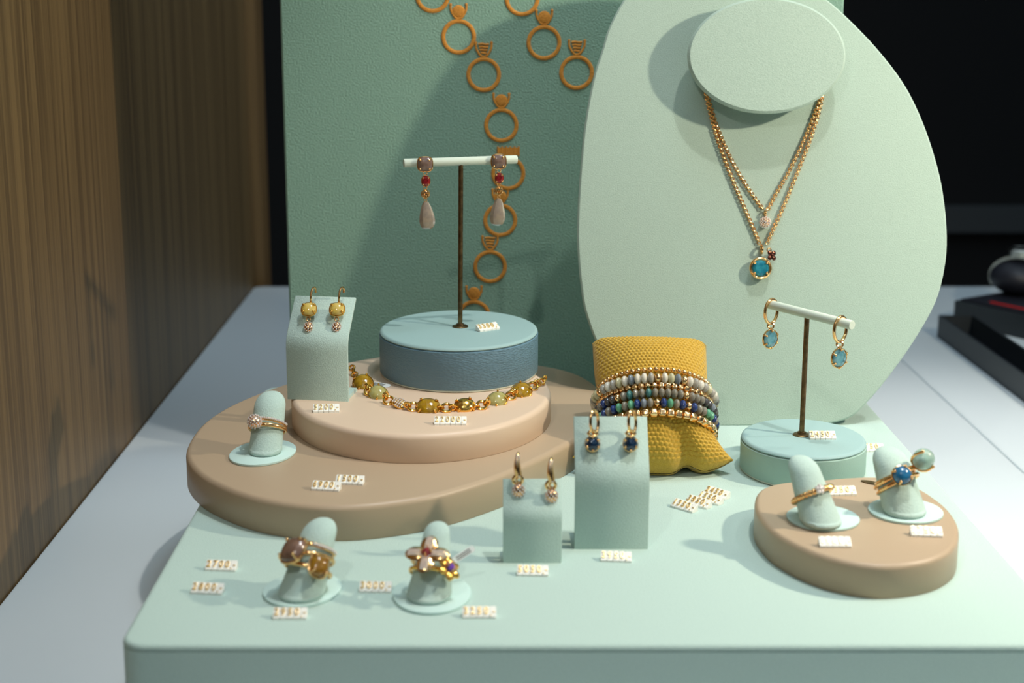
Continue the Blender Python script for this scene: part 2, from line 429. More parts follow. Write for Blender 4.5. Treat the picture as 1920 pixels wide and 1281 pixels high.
# ------------------------------------------------------------------ jewellery building blocks
def chain_mesh(path, pitch, r, w, n=10, k=5):
    g = MB(); pts = [Vector(p) for p in path]
    acc = 0; i = 0; d = 0; pos = []
    seg = [(pts[j+1]-pts[j]).length for j in range(len(pts)-1)]
    tot = sum(seg); m = int(tot/pitch); s = 0; j = 0
    for q in range(m):
        t_ = q*pitch
        while j < len(seg)-1 and s + seg[j] < t_: s += seg[j]; j += 1
        p = pts[j].lerp(pts[j+1], (t_-s)/seg[j]); dr = (pts[j+1]-pts[j]).normalized()
        side = Vector((0, -.97, .2)) if q % 2 else dr.cross(Vector((0, -.97, .2)))
        g.torus(pitch*.72, r, n, k, frame(p, side + dr*.25, dr), 1, 1.0, w/(pitch*1.44))
    return g
def pave_cluster(g, c, r, n, sr, M=None, front=None, flat=1.0):
    """n small faceted stones spread over a ball of radius r"""
    ga = math.pi*(3-math.sqrt(5))
    for i in range(n):
        z = 1 - 2*(i+.5)/n; q = math.sqrt(1-z*z); a = ga*i
        p = Vector((q*math.cos(a), q*math.sin(a), z))
        if front is not None and p.dot(Vector(front)) < -.15: continue
        pp = Vector((p.x*r, p.y*r*flat, p.z*r)) + Vector(c)
        g.ball(pp, sr*.92, 6, 4, M)
def pave_ball(parent, M, r, name='pave_ball', n=60, flat=1.0, m_=None):
    MB().ball((0, 0, 0), (r*.93, r*.93*flat, r*.93), 20, 12).obj(name, M_paveg, parent, M=M)
    g = MB(); pave_cluster(g, (0, 0, 0), r*.94, n, r*.155, None, (0, -1, 0), flat)
    ch = g.obj('pave_stones', m_ or M_pave, parent, smooth=False, M=M)
def prongs(g, a, b, h, r, angs, M):
    for q in angs:
        x, y = a*math.cos(R(q)), b*math.sin(R(q))
        g.tube([(x*.92, y*.92, -h*.5), (x*1.06, y*1.06, 0), (x*1.03, y*1.03, h*.55), (x*.88, y*.88, h*.95)], [r, r, r, r*.8], n=8, M=M)
        g.ball((x*.88, y*.88, h*.98), r*1.25, 10, 6, M)
def cabochon(parent, M, a, b, h, m_stone, name='stone', e=2.3, m_gold=None, angs=(45, 135, 225, 315), pr=.45*mm, bezel=True, facet=False, lab=None):
    """domed stone in a prong setting; local z is the way the stone faces"""
    m_gold = m_gold or M_gold
    g = MB(); prof = []
    if facet: prof = [(.25, -.9*h), (.95, -.1*h), (1, 0), (.86, .32*h), (.55, .5*h)]
    else:
        prof = [(.55, -.45*h), (.9, -.22*h), (1, 0)] + [(math.cos(R(q)), h*math.sin(R(q))) for q in (15, 30, 45, 60, 74, 84)]
    n = 40 if not facet else 20
    ov = oval(1, 1, n, e)
    vs = []; fs = []
    for k_, z in prof:
        for x, y in ov: vs.append((x*k_*a, y*k_*b, z))
    for i in range(len(prof)-1):
        for j in range(n):
            p, q = i*n+j, i*n+(j+1) % n; fs.append((p, q, q+n, p+n))
    fs.append(tuple(reversed(range(n)))); fs.append(tuple(range((len(prof)-1)*n, len(prof)*n)))
    g.add(vs, fs)
    s = MB()
    if bezel: s.tube([(x*a*1.03, y*b*1.03, -.10*h) for x, y in oval(1, 1, 40, e)], min(a, b)*.10, True, 8, None, 1.3, (0, 0, 1))
    s.tube([(x*a*.72, y*b*.72, -.5*h) for x, y in oval(1, 1, 32, e)], min(a, b)*.09, True, 8, None, 1, (0, 0, 1))
    prongs(s, a*1.02, b*1.02, h*.75, pr, angs, None)
    so = s.obj('setting', m_gold, parent, M=M)
    g.obj(name, m_stone, parent, smooth=not facet, angle=60, M=M, label=lab)
    return so
FACE = RX(90)                                         # local z -> world -y (towards the window)
def FACEUP(a): return RX(90 - a)

# ------------------------------------------------------------------ T stands
def tee(base, top, barL, barR, label, r=2.4*mm, holes=()):
    t_ = thing('earring_t_stand', label, 'earring stand', base)
    top = Vector(top) - Vector(base); L, Rr = Vector(barL) - Vector(base), Vector(barR) - Vector(base)
    g = MB(); g.lathe([(.0046, 0), (.0046, .0004), (.0040, .0009), (.0024, .0011), (.0022, .0019), (.0015, .0021)], 32)
    g.obj('foot_plate', M_brass, t_)
    MB().tube([(0, 0, .001), tuple(top)], 1.35*mm, n=16).obj('pole', M_brass, t_)
    d = (Rr - L); n = d.normalized()
    g = MB(); g.tube([L, L + n*.0006, Rr - n*.0006, Rr], [r*.9, r, r, r*.9], n=28); g.obj('crossbar', M_bar, t_)
    for h in holes:
        p = L + d*h
        MB().ball((p.x, p.y - r*.97, p.z + .0003), .0004, 8, 6).obj('pin_hole', M_hole, t_)
    return t_
tb = P(863, 613, ZB); yb = tb.y
bl, br = PY(757, 306, yb - .009), PY(969, 299, yb + .009)
ptop = bl.lerp(br, .5); ptop.z -= .0015
tee(tb, (ptop.x, ptop.y, ptop.z), bl, br, 'tall brass T stand on the blue leather box, level cream crossbar')
tb2 = P(1503, 816, HM); yb2 = tb2.y
cl, cr2 = PY(1440, 570, yb2 + .024), PY(1598, 610, yb2 - .024)
pt2 = cl.lerp(cr2, .48); pt2.z -= .0015
tee(tb2, pt2, cl, cr2, 'shorter brass T stand on the mint round box, crossbar slanting down to the right', holes=(.19, .72))

# long drop earrings
def drop_earring(u, v, bar_y, scale_dy, mirror, label, hang):
    c = PY(u, v, bar_y)
    t_ = thing('drop_earring', label, 'earring', c, group='long drop earrings on the tall T stand')
    k = c.y*1.02/F_PX
    cabochon(t_, RX(90), 4.0*mm, 3.9*mm, 2.2*mm, M_rosegrey, e=3.2, pr=.5*mm, facet=False)
    MB().torus(1.1*mm, .3*mm, 16, 6, T(0, 0, -4.9*mm) @ RX(90)).obj('link', M_gold, t_)
    cabochon(t_, T(.3*mm, 0, -9.3*mm) @ RX(90), 2.3*mm, 2.9*mm, 1.8*mm, M_garnet, e=2.4, pr=.4*mm, facet=True)
    MB().torus(.9*mm, .28*mm, 14, 6, T(0, 0, -13.0*mm) @ RX(90)).obj('link', M_gold, t_)
    g = MB()
    for q in range(5): g.torus(2.3*mm, .28*mm, 20, 6, T(0, 0, -16.4*mm) @ RZ(36*q) @ RX(90))
    for z_ in (-1.2, 0, 1.2): g.torus(math.sqrt(2.3**2 - z_**2)*mm, .26*mm, 20, 6, T(0, 0, (-16.4+z_)*mm))
    g.obj('filigree_ball', M_gold, t_)
    MB().torus(.8*mm, .28*mm, 14, 6, T(0, 0, -19.8*mm) @ RX(90)).obj('link', M_gold, t_)
    g = MB()
    prof = [(.0003, 0), (1.3, -.5), (2.4, -2.2), (3.4, -5.2), (4.2, -8.4), (4.5, -11.0), (4.2, -13.0), (3.3, -14.8), (1.7, -15.7), (.05, -15.9)]
    g.lathe([(a*mm, b*mm) for a, b in prof], 9, T(0, 0, -20.4*mm) @ RY(4*mirror), 1, .55)
    g.obj('teardrop_bead', M_milk, t_, smooth=True, angle=25)
    return t_
fb = lambda s: bl.lerp(br, s)
drop_earring(797, 308, fb(.19).y - .0048, 0, -1, 'long drop earring with grey stone at the left end of the level crossbar', 0)
drop_earring(935, 303, fb(.84).y - .0048, 0, 1, 'long drop earring with grey stone at the right end of the level crossbar', 0)

# hoops with pale blue drops
def hoop_earring(s, label):
    p = cl.lerp(cr2, s); d = (cr2 - cl).normalized()
    t_ = thing('hoop_earring', label, 'earring', p, group='hoop earrings on the mint round box stand')
    ax = Vector((d.x, d.y, 0)).normalized()
    hoopM = frame((0, 0, -3.6*mm), Vector((.66, -.75, 0)) , (0, 0, 1))
    MB().torus(6.0*mm, .85*mm, 40, 10, hoopM, 1.0, 1.08, .86).obj('hoop', M_gold, t_)
    g = MB(); g.torus(1.5*mm, .55*mm, 20, 8, T(0, -.4*mm, -11.2*mm) @ RX(70)); g.ball((0, -.4*mm, -13*mm), .9*mm); g.obj('bail', M_gold, t_)
    cabochon(t_, T(0, -.8*mm, -18.3*mm) @ RZ(24) @ RX(90) , 4.3*mm, 4.9*mm, 2.2*mm, M_drop, e=2.0, pr=.5*mm, facet=True, angs=(30, 90, 150, 210, 270, 330))
hoop_earring(.045, 'gold hoop with pale blue drop at the upper left end of the slanting crossbar')
hoop_earring(.870, 'gold hoop with pale blue drop at the lower right end of the slanting crossbar')

# ------------------------------------------------------------------ curved earring stands
def pjy(p):
    dz = p.z - CAM_H
    return 640.5 - F_PX*(p.y*math.sin(PITCH) + dz*math.cos(PITCH))/(p.y*math.cos(PITCH) - dz*math.sin(PITCH))
def ramp_profile(L, phi, s0, s1):
    """front curve (y back, z up): upright, then sweeping back"""
    y = z = 0; out = [(0, 0)]; n = 40
    for i in range(n):
        s = (i+.5)/n; q = max(0, min(1, (s-s0)/(s1-s0))); a = R(phi)*q*q*(3-2*q)
        y += L/n*math.sin(a); z += L/n*math.cos(a); out.append((y, z))
    return out
def ramp(loc, w, vtop, phi, s0, s1, rot, label):
    lo, hi = .01, .12
    for _ in range(30):
        L = (lo+hi)/2; e = ramp_profile(L, phi, s0, s1)[-1]
        if pjy(Vector((loc.x, loc.y + e[0], loc.z + e[1]))) > vtop: lo = L
        else: hi = L
    pr = ramp_profile(L, phi, s0, s1)
    t_ = thing('curved_earring_stand', label, 'earring stand', loc, (0, 0, R(rot)))
    th = .0019
    fr = pr; bk = []
    for i, p in enumerate(pr):
        a_, b_ = pr[max(i-1, 0)], pr[min(i+1, len(pr)-1)]; d = Vector((b_[0]-a_[0], b_[1]-a_[1])).normalized(); bk.append((p[0] + d.y*th, p[1] - d.x*th))
    vs = []; fs = []; n = len(fr); bv = .0003
    ring = fr + list(reversed(bk)); m = len(ring)
    for x, ins in ((-w/2, bv), (-w/2 + bv, 0), (w/2 - bv, 0), (w/2, bv)):
        for i in range(m):
            y, z = ring[i]
            if ins:
                y2, z2 = ring[m-1-i]; dd = Vector((y2-y, z2-z)).normalized()*ins; y += dd.x; z += dd.y
            vs.append((x, y, max(z, 0)))
    for c in range(3):
        for i in range(m):
            a = c*m + i; b_ = c*m + (i+1) % m
            fs.append((a, b_, b_ + m, a + m))
    for i in range(n-1):
        fs.append((i+1, i, m-1-i, m-2-i)); o_ = 3*m
        fs.append((o_+i, o_+i+1, o_+m-2-i, o_+m-1-i))
    MB().add(vs, fs).obj('curved_face', M_mint, t_, angle=50)
    dep = pr[-1][0]; hm = pr[26][1]
    MB().box((-w/2 + .001, .0019, 0), (w/2 - .001, dep*.9 + .004, .0018)).obj('base_plate', M_mint, t_, smooth=False)
    ysup = pr[26][0] + .0024
    MB().box((-w*.3, ysup, .0018), (w*.3, ysup + .0016, hm - .0005)).obj('back_support', M_mint, t_, smooth=False)
    def surf(u, v, off=0):
        """point of the face seen at (u, v), lifted off it"""
        best = None
        for i in range(len(pr)-1):
            for q in (0, .25, .5, .75):
                y = pr[i][0] + (pr[i+1][0]-pr[i][0])*q; z = pr[i][1] + (pr[i+1][1]-pr[i][1])*q
                e = abs(pjy(Vector((loc.x, loc.y+y, loc.z+z))) - v)
                if best is None or e < best[0]: best = (e, y)
        return PY(u, v, loc.y + best[1] - off)
    return surf
s1 = P(596, 751, ZP)
sf1 = ramp(s1, .0335, 556, 46, .42, .66, -9, 'pale mint curved earring stand on the rose beige riser, at its left edge')
s2 = P(998, 1056, 0)
sf2 = ramp(s2, .0258, 898, 40, .45, .68, 0, 'smaller pale mint curved earring stand at centre front of the platform')
s3 = P(1146, 1030, 0)
sf3 = ramp(s3, .0332, 781, 40, .42, .66, 0, 'taller pale mint curved earring stand in front of the yellow cushion')

def yellow_earring(u, v, y, label):
    c = sf1(u, v, .0046 if u < 600 else .0060)
    t_ = thing('drop_earring', label, 'earring', c, group='yellow stone earrings on the riser stand')
    UP = RX(50)
    cabochon(t_, UP, 3.9*mm, 3.7*mm, 2.4*mm, M_citrine, e=2.6, pr=.55*mm, m_gold=M_goldd, angs=(38, 142, 218, 322))
    g = MB(); hk = [(.8, 2.2, 2.2), (1.0, 1.8, 6.0), (1.5, 3.2, 9.6), (2.4, 4.8, 10.8), (3.0, 6.6, 10.2), (3.0, 7.6, 7.6)]
    g.tube(catmull([(x*mm, y_*mm, z*mm) for x, y_, z in hk], 5, False), .55*mm, n=8); g.obj('ear_hook', M_gold, t_)
    MB().torus(1.0*mm, .32*mm, 16, 6, T(0, -3.0*mm, -4.8*mm) @ RX(60)).obj('link', M_gold, t_)
    pave_ball(t_, T(0, -4.2*mm, -8.6*mm) @ RX(-30) @ SC(1, .6, 1.18), 2.5*mm, 'pave_drop', 46)
s1t = s1 + Vector((0, 0, 0))
yellow_earring(579, 580, s1.y + .0150, 'earring with yellow stone hanging at the left of the riser stand')
yellow_earring(632, 580, s1.y + .0150, 'earring with yellow stone hanging at the right of the riser stand')

def pave_earring(u, v, y, label):
    c = sf2(u, v, .0022)
    t_ = thing('pave_drop_earring', label, 'earring', c, group='pave ball earrings on the small front stand')
    g = MB(); A = [(0, 2.6, 12.2), (-.3, 1.0, 11.6), (-.6, -.4, 9.0), (-.5, -.9, 6.0), (0, -1.0, 3.2)]
    pth = catmull([(x*mm, y_*mm, z*mm) for x, y_, z in A], 5, False)
    g.tube(pth, [.6*mm + .95*mm*min(1, i/14) for i in range(len(pth))], n=10); g.obj('pave_hoop', M_gold, t_)
    g = MB()
    for i, p in enumerate(pth[3:]):
        g.ball((p.x - .35*mm, p.y - .95*mm, p.z), .42*mm, 6, 4); g.ball((p.x + .45*mm, p.y - .95*mm, p.z - .3*mm), .42*mm, 6, 4)
    g.obj('pave_stones', M_pave, t_, smooth=False)
    g = MB(); g.torus(2.0*mm, .75*mm, 22, 8, T(-.3*mm, -1.0*mm, 1.0*mm) @ RY(25) @ RX(90)); g.torus(1.3*mm, .5*mm, 20, 8, T(.5*mm, -1.2*mm, 1.2*mm) @ RY(60) @ RX(90)); g.obj('link', M_gold, t_)
    pave_ball(t_, T(0, -1.4*mm, -3.9*mm) @ SC(1, .8, 1.15), 3.0*mm, 'pave_drop', 60)
pave_earring(972, 903, s2.y + .0085, 'gold pave ball earring at the left of the smaller front stand')
pave_earring(1034, 913, s2.y + .0085, 'gold pave ball earring at the right of the smaller front stand')

def blue_earring(u, v, y, label):
    c = sf3(u, v, .0036)
    t_ = thing('hoop_earring', label, 'earring', c, group='dark blue earrings on the taller front stand')
    g = MB(); g.torus(4.7*mm, .7*mm, 32, 8, frame((.8*mm, 1.6*mm, 8.0*mm), (.86, -.5, .1), (0, 0, 1)), 1, 1.12, .8); g.obj('hoop', M_gold, t_)
    g = MB(); g.torus(1.5*mm, .62*mm, 20, 8, T(0, -1.0*mm, 3.6*mm) @ RX(80), 1, 1.2, .8); g.ball((-1.9*mm, -.6*mm, 3.4*mm), .75*mm); g.ball((1.9*mm, -.6*mm, 3.4*mm), .75*mm); g.obj('bail', M_gold, t_)
    cabochon(t_, T(0, -.6*mm, -1.4*mm) @ RX(72), 3.1*mm, 3.3*mm, 3.0*mm, M_deep, e=2.1, pr=.5*mm, angs=(30, 90, 150, 210, 270, 330))
    g = MB(); g.ball((-2.9*mm, -1.6*mm, -.2*mm), .45*mm, 6, 4); g.ball((2.9*mm, -1.6*mm, -.2*mm), .45*mm, 6, 4); g.obj('accent_diamond', M_pave, t_, smooth=False)
blue_earring(1111, 826, s3.y + .0135, 'dark blue stone earring at the left of the taller front stand')
blue_earring(1182, 826, s3.y + .0135, 'dark blue stone earring at the right of the taller front stand')

# ------------------------------------------------------------------ bracelet of olive stones
br_pts = [(664, 706, 'c'), (681, 726, 'o'), (693, 741, 'l'), (709, 745, 'p'), (729, 758, 'l'), (751, 765, 'v'), (775, 770, 'l'), (803, 771, 'o'), (837, 772, 'l'),
          (871, 769, 'g'), (903, 767, 'l'), (932, 757, 'p'), (958, 749, 'l'), (977, 741, 'o'), (999, 731, 'l'), (1014, 724, 'c')]
bb0 = P(803, 772, ZP)
bz = thing('gemstone_bracelet', 'gold link bracelet of olive cabochons curving in front of the blue box', 'bracelet', bb0)
W3 = [P(u, v, ZP) for u, v, k in br_pts]
for i, (u, v, k) in enumerate(br_pts):
    p = W3[i] - bb0; d = (W3[min(i+1, len(W3)-1)] - W3[max(i-1, 0)]).normalized()
    M = frame(p + Vector((0, 0, 2.0*mm)), Vector((0, -.62, .78)), d)
    if k in 'opg':
        a = 5.9*mm if k == 'o' else 5.3*mm
        so = cabochon(bz, M, a, 5.3*mm if k == 'o' else 4.8*mm, 3.2*mm, {'o': M_olive, 'p': M_olivep, 'g': M_goldd}[k], e=2.1, pr=.5*mm, m_gold=M_goldd)
        if k == 'g':
            g = MB()
            for q in (-2, -.7, .7, 2): g.arc(3.4*mm, .35*mm, 20, 160, 12, 6, M @ T(0, (q-1.5)*mm, 2.2*mm) @ SC(1, .35, .5))
            g.obj('carved_ribs', M_goldd, bz)
    elif k == 'v':
        MB().ball((0, 0, 0), (5.1*mm, 3.2*mm, 2.0*mm), 24, 12).obj('setting', M_goldd, bz, M=M)
        g = MB()
        for a_ in range(-3, 4):
            for b_ in range(-2, 3):
                if (a_/3.4)**2 + (b_/2.3)**2 < 1: g.ball((a_*1.35*mm, b_*1.2*mm, 1.98*mm*math.sqrt(max(.05, 1-(a_/3.7)**2-(b_/2.7)**2))), .62*mm, 6, 4)
        g.obj('pave_stones', M_pave, bz, smooth=False, M=M)
    elif k == 'l':
        g = MB(); g.torus(2.5*mm, .78*mm, 24, 8, M @ RX(0)); g.torus(1.6*mm, .72*mm, 18, 8, M @ T(-3.2*mm, 0, 0) @ RX(75)); g.torus(1.6*mm, .72*mm, 18, 8, M @ T(3.2*mm, 0, 0) @ RX(75))
        g.obj('link', M_goldd, bz)
    else:
        g = MB()
        for q in range(4): g.torus(1.6*mm, .62*mm, 18, 8, M @ T((-4.0 + 2.5*q)*mm, 0, -.2*mm) @ RX(20 + 60*(q % 2)))
        g.obj('clasp', M_goldd, bz)
pt = thing('paper_price_tag', 'small folded paper tag lying behind the olive stone bracelet', 'tag', P(712, 722, ZP + .0002), (0, 0, R(-33)))
MB().loft(rrect(-.0068, -.0026, .0068, .0026, .0024), [(0, 0), (0, .00025)], RX(8)).obj('tag_paper', M_paper, pt)
for q in range(4): MB().box((-.0046, -.0016+q*.0009, .0003), (.0030, -.0012+q*.0009, .00034), RX(8)).obj('print_line', M_ink, pt, smooth=False)

# ------------------------------------------------------------------ mustard cushion and bead bracelets
TH_P = R(42); LP = .080
axP = Vector((.02, math.sin(TH_P), math.cos(TH_P))).normalized(); nP = Vector((0, -math.cos(TH_P), math.sin(TH_P)))
nP = (nP - axP*nP.dot(axP)).normalized(); xP = axP.cross(nP) * -1
if xP.x < 0: xP = -xP
cP = Vector((.0820, .7745, .0315))
def pil(s, t_, side):
    """s across, t along, both -1..1"""
    ee = 2.6 if t_ > 0 else 3.4
    B = .0245*max(0, 1-abs(t_)**ee)**(.62 if t_ > 0 else .52)
    h = B*max(0, 1-abs(s)**2.1)**.5
    h = max(h, .0004)
    fl = .0295 + (.0200*max(0, -t_-.30)**1.4 if t_ < 0 else .0000) + .0012*max(0, t_)
    fl -= .0022*math.exp(-((t_+.15)/.30)**2)
    x = s*fl + .0018*math.exp(-((t_+.15)/.40)**2)
    y = t_*LP/2
    if t_ < 0: y += (.0085*abs(s)**3.5 + .0045*math.exp(-((s-.42)/.13)**2))*max(0, -t_-.3)**1.5/.585
    else: y += -.0015*(1-s*s)*t_**6 - .0040*(max(0, abs(s)-.72)/.28)**2.2*t_**8
    # crease at the pinched lower hem
    if t_ < -.2: h *= 1 - .42*math.exp(-((s-.42 + .25*(t_+1))/.16)**2)*((-t_-.2)/.8)
    return x, y, h
NS, NT = 230, 250
vs = []; fs = []
for side in (1, -1):
    for j in range(NT+1):
        for i in range(NS+1):
            s = -math.cos(math.pi*i/NS) if False else -1 + 2*i/NS
            s = math.copysign(1-(1-abs(s))**1.25, s)
            t_ = -1 + 2*j/NT
            t_ = math.copysign(1-(1-abs(t_))**1.15, t_)
            x, y, h = pil(s, t_, side)
            ph = (t_*LP/2/.00200)
            row = math.floor(ph); st = .5 if row % 2 else 0
            kn = max(0, math.sin(math.pi*(ph-row)))**.7 * abs(math.cos(math.pi*(s*.031/.00215 + st)))**.7
            e = min(1, (1-abs(s))*14, (1-abs(t_))*14)
            hh = h + .00105*(kn-.4)*e
            vs.append(tuple(xP*x + axP*y + nP*(hh*side)))
    b0 = 0 if side == 1 else (NS+1)*(NT+1)
    for j in range(NT):
        for i in range(NS):
            a = b0 + j*(NS+1) + i
            q = (a, a+1, a+NS+2, a+NS+1)
            fs.append(q if side == -1 else tuple(reversed(q)))
n0 = (NS+1)*(NT+1)
cu = MB().add(vs, fs).obj('bracelet_cushion', M_mustard, angle=180)
cu.location = cP
tag(cu, 'mustard yellow knitted cushion wearing several bead bracelets', 'cushion')
BA, BB = .0286, .0252
unit = MB().ball((0, 0, 0), 1, 16, 10)
U_ball = unit.mesh('bead')
def cubeish():
    vs = []; fs = []; g = MB().ball((0, 0, 0), 1, 20, 14)
    v2 = []
    for v in g.v:
        m_ = sum(abs(c)**5 for c in v)**(1/5); v2.append(tuple(c/m_ for c in v))
    return MB().add(v2, g.f).mesh('bead', angle=60)
U_cube = cubeish()
UM = {}
def umesh(kind, mt):
    k = (kind, mt.name)
    if k not in UM:
        me = (U_cube if kind == 'cube' else U_ball).copy(); me.materials.clear(); me.materials.append(mt); UM[k] = me
    return UM[k]
def bead_bracelet(off, seq, kind, pitch, rx, ry, label, rad=0.0):
    o = cP + axP*off + xP*.0018
    t_ = thing('bead_bracelet', label, 'bracelet', o, group='bead bracelets around the mustard cushion')
    def pt(q): return xP*((BA+rad)*math.cos(q)) + nP*((BB+rad)*math.sin(q))
    MB().tube([pt(2*math.pi*i/60) for i in range(60)], .0004, True, 6).obj('elastic_cord', M_goldd, t_)
    q = R(200); i = 0
    while q > R(-20):
        p = pt(q); d = (pt(q-.01)-pt(q+.01)).normalized()
        out = (xP*math.cos(q) + nP*math.sin(q)).normalized()
        ch = seq[i % len(seq)]
        M = frame(p, axP, d)
        kk = kind
        a, b_ = rx, ry
        if ch == 'G' and kind == 'rond': a, b_ = rx*1.05, ry*.92
        bo = link('bead', umesh('cube' if kind == 'cube' else 'ball', BEADM[ch]), t_, None, M @ SC(a, b_, b_) @ (RX(random.uniform(-25, 25)) if kind == 'cube' else RX(0)))
        q -= pitch/math.sqrt(((BA+rad)*math.sin(q))**2 + ((BB+rad)*math.cos(q))**2)
        i += 1
    return t_
bead_bracelet(.0071, 'G', 'round', 3.05*mm, 1.35*mm, 1.35*mm, 'bracelet of tiny gold balls, topmost on the mustard cushion', .0012)
bead_bracelet(.0013, 'gwwgccGgwgcwswwgGwcsGwgwgc', 'rond', 3.45*mm, 1.80*mm, 2.95*mm, 'bracelet of milky white and cream beads on the mustard cushion', .0026)
bead_bracelet(-.0024, 'G', 'cube', 3.4*mm, 1.5*mm, 1.5*mm, 'bracelet of small gold cubes between the white and grey beads', .0013)
bead_bracelet(-.0070, 'ksklkklbkkGltlltlllllGlllk', 'rond', 3.3*mm, 1.72*mm, 2.60*mm, 'bracelet of grey labradorite beads on the mustard cushion', .0022)
bead_bracelet(-.0128, 'bkleGGeblbelebslGbelbGblleebl', 'rond', 3.35*mm, 1.75*mm, 2.65*mm, 'bracelet of green and navy beads on the mustard cushion', .0022)
bead_bracelet(-.0182, 'G', 'cube', 4.25*mm, 1.95*mm, 1.95*mm, 'bracelet of large gold cubes, lowest on the mustard cushion', .0018)

# ------------------------------------------------------------------ necklaces on the board
def necklace(pl, pr_, label, off=1.3*mm):
    base = PB(*pl[-1], off)
    t_ = thing('pendant_necklace', label, 'necklace', base)
    top = [(1345, 60), (1385, 25), (1438, 12), (1490, 25), (1528, 60)]
    for side, pth in (('l', pl), ('r', pr_)):
        w = [PB(u, v, off) - base for u, v in pth]
        t2 = catmull([tuple(p) for p in w], 10, False)
        chain_mesh(t2, 1.42*mm, .36*mm, 1.9*mm).obj('chain', M_gold, t_)
    return t_, base
n1_, nb1 = necklace([(1324, 165), (1334, 205), (1352, 257), (1378, 312), (1406, 358), (1433, 396)], [(1541, 176), (1527, 215), (1508, 262), (1480, 320), (1456, 362), (1438, 396)],
                    'shorter gold necklace with a pave ball pendant on the mint board')
g = MB(); g.torus(1.5*mm, .62*mm, 20, 8, RY(90) @ SC(1, 1, 1)); g.obj('bail', M_gold, n1_, M=T(.4*mm, -.9*mm, -1.2*mm))
pave_ball(n1_, T(.2*mm, -2.8*mm, -6.0*mm), 3.3*mm, 'pave_pendant', 90)
n2_, nb2 = necklace([(1321, 162), (1330, 205), (1346, 262), (1369, 325), (1394, 385), (1413, 430), (1426, 462)], [(1544, 172), (1534, 215), (1519, 262), (1497, 318), (1472, 380), (1450, 430), (1436, 462)],
                    'longer gold necklace with a round blue topaz pendant on the mint board', 1.4*mm)
g = MB(); g.torus(2.2*mm, .8*mm, 22, 8, RY(90)); g.obj('bail', M_gold, n2_, M=T(.4*mm, -1.5*mm, -1.6*mm))
pc = PB(1426, 503, 4*mm) - nb2
cabochon(n2_, T(*pc) @ RX(78), 5.0*mm, 5.0*mm, 2.2*mm, M_topaz, e=2, pr=.6*mm, facet=True, angs=(40, 140, 220, 320))
MB().torus(5.7*mm, .8*mm, 44, 10, T(*pc) @ RX(78), 1.4).obj('round_bezel', M_gold, n2_)
fc = PB(1447, 479, 4*mm) - nb2
g = MB()
for q in range(4): g.ball((2.0*mm*math.cos(R(45+90*q)), 2.0*mm*math.sin(R(45+90*q)), 0), (1.5*mm, 1.5*mm, .7*mm), 14, 8)
g.ball((0, 0, .4*mm), 1.2*mm, 10, 6)
g.obj('clover_charm', M_choc, n2_, M=T(*fc) @ RX(70) @ RY(25), label='dark faceted clover charm')
g = MB(); g.torus(1.1*mm, .4*mm, 16, 6, T(fc.x - 1.6*mm, fc.y, fc.z + 3*mm) @ RX(80)); g.obj('link', M_gold, n2_)

# ------------------------------------------------------------------ finger stands
def finger_stand(disc_c, disc_ab, disc_rot, foot, lean, w0, w1, L, label, z):
    """returns the axis frame: origin at foot centre, direction of the finger"""
    t_ = thing('finger_ring_stand', label, 'ring stand', (disc_c[0], disc_c[1], z))
    MB().loft(oval(disc_ab[0], disc_ab[1], 64), [(.0003, 0), (0, .0003), (0, .0011), (.0004, .0014)], RZ(disc_rot)).obj('oval_base', M_disc, t_)
    ax = Vector(lean).normalized()
    sl = math.sqrt(1-ax.z**2)
    f = Vector((foot[0], foot[1], 0)) - Vector((disc_c[0], disc_c[1], 0)); f.z = .0015
    prof = []; n = 22
    prof.append((w0*.80, 0)); prof.append((w0*.92, .0004)); prof.append((w0*.985, .0013)); prof.append((w0, .0026))
    for i in range(n+1):
        q = i/n; zz = .0026 + (L - w1 - .0026)*q; prof.append((w0 + (w1-w0)*q, zz))
    for i in range(1, 9):
        q = R(90*i/9); prof.append((w1*math.cos(q)**.75, L - w1 + w1*math.sin(q)**1.1))
    prof.append((w1*.05, L))
    M = Matrix.Translation(f) @ Matrix(((1, 0, ax.x, 0), (0, 1, ax.y, 0), (0, 0, ax.z, 0), (0, 0, 0, 1)))
    MB().lathe(prof, 40, M, 1, .98).obj('finger', M_mint, t_, angle=70)
    O = Vector((disc_c[0], disc_c[1], z)) + f
    fr = frame(O, ax, (1, 0, 0))
    return fr, (w0, w1, L)
def ringM(fr, h, tx=0, ty=0, spin=0): return fr @ T(0, 0, h) @ RX(tx) @ RY(ty) @ RZ(spin)
# back left on the tan riser
fA, dA = finger_stand(P(493, 848, HB+.001), (.0160, .0215), -12, P(497, 850, HB+.0014), (.05, .50, .82), .0083, .0079, .0322, 'finger stand at the left end of the large tan riser', HB)
fB, dB = finger_stand(P(567, 1104, .001), (.0160, .0190), -12, P(563, 1118, .0014), (.24, .52, .80), .0096, .0075, .0335, 'finger stand at the front left of the platform', 0)
fC, dC = finger_stand(P(810, 1112, .001), (.0162, .0212), 0, P(804, 1122, .0014), (.10, .58, .78), .0092, .0056, .0325, 'finger stand beside the front left one, holding flower rings', 0)
fD, dD = finger_stand(P(1543, 970, HR+.001), (.0160, .0165), -14, P(1541, 983, HR+.0014), (-.24, .48, .82), .0090, .0070, .0315, 'finger stand at the front left of the small tan riser', HR)
fE, dE = finger_stand(P(1698, 957, HR+.001), (.0165, .0170), -12, P(1697, 963, HR+.0014), (-.17, .52, .82), .0096, .0083, .0312, 'finger stand at the right of the small tan riser', HR)

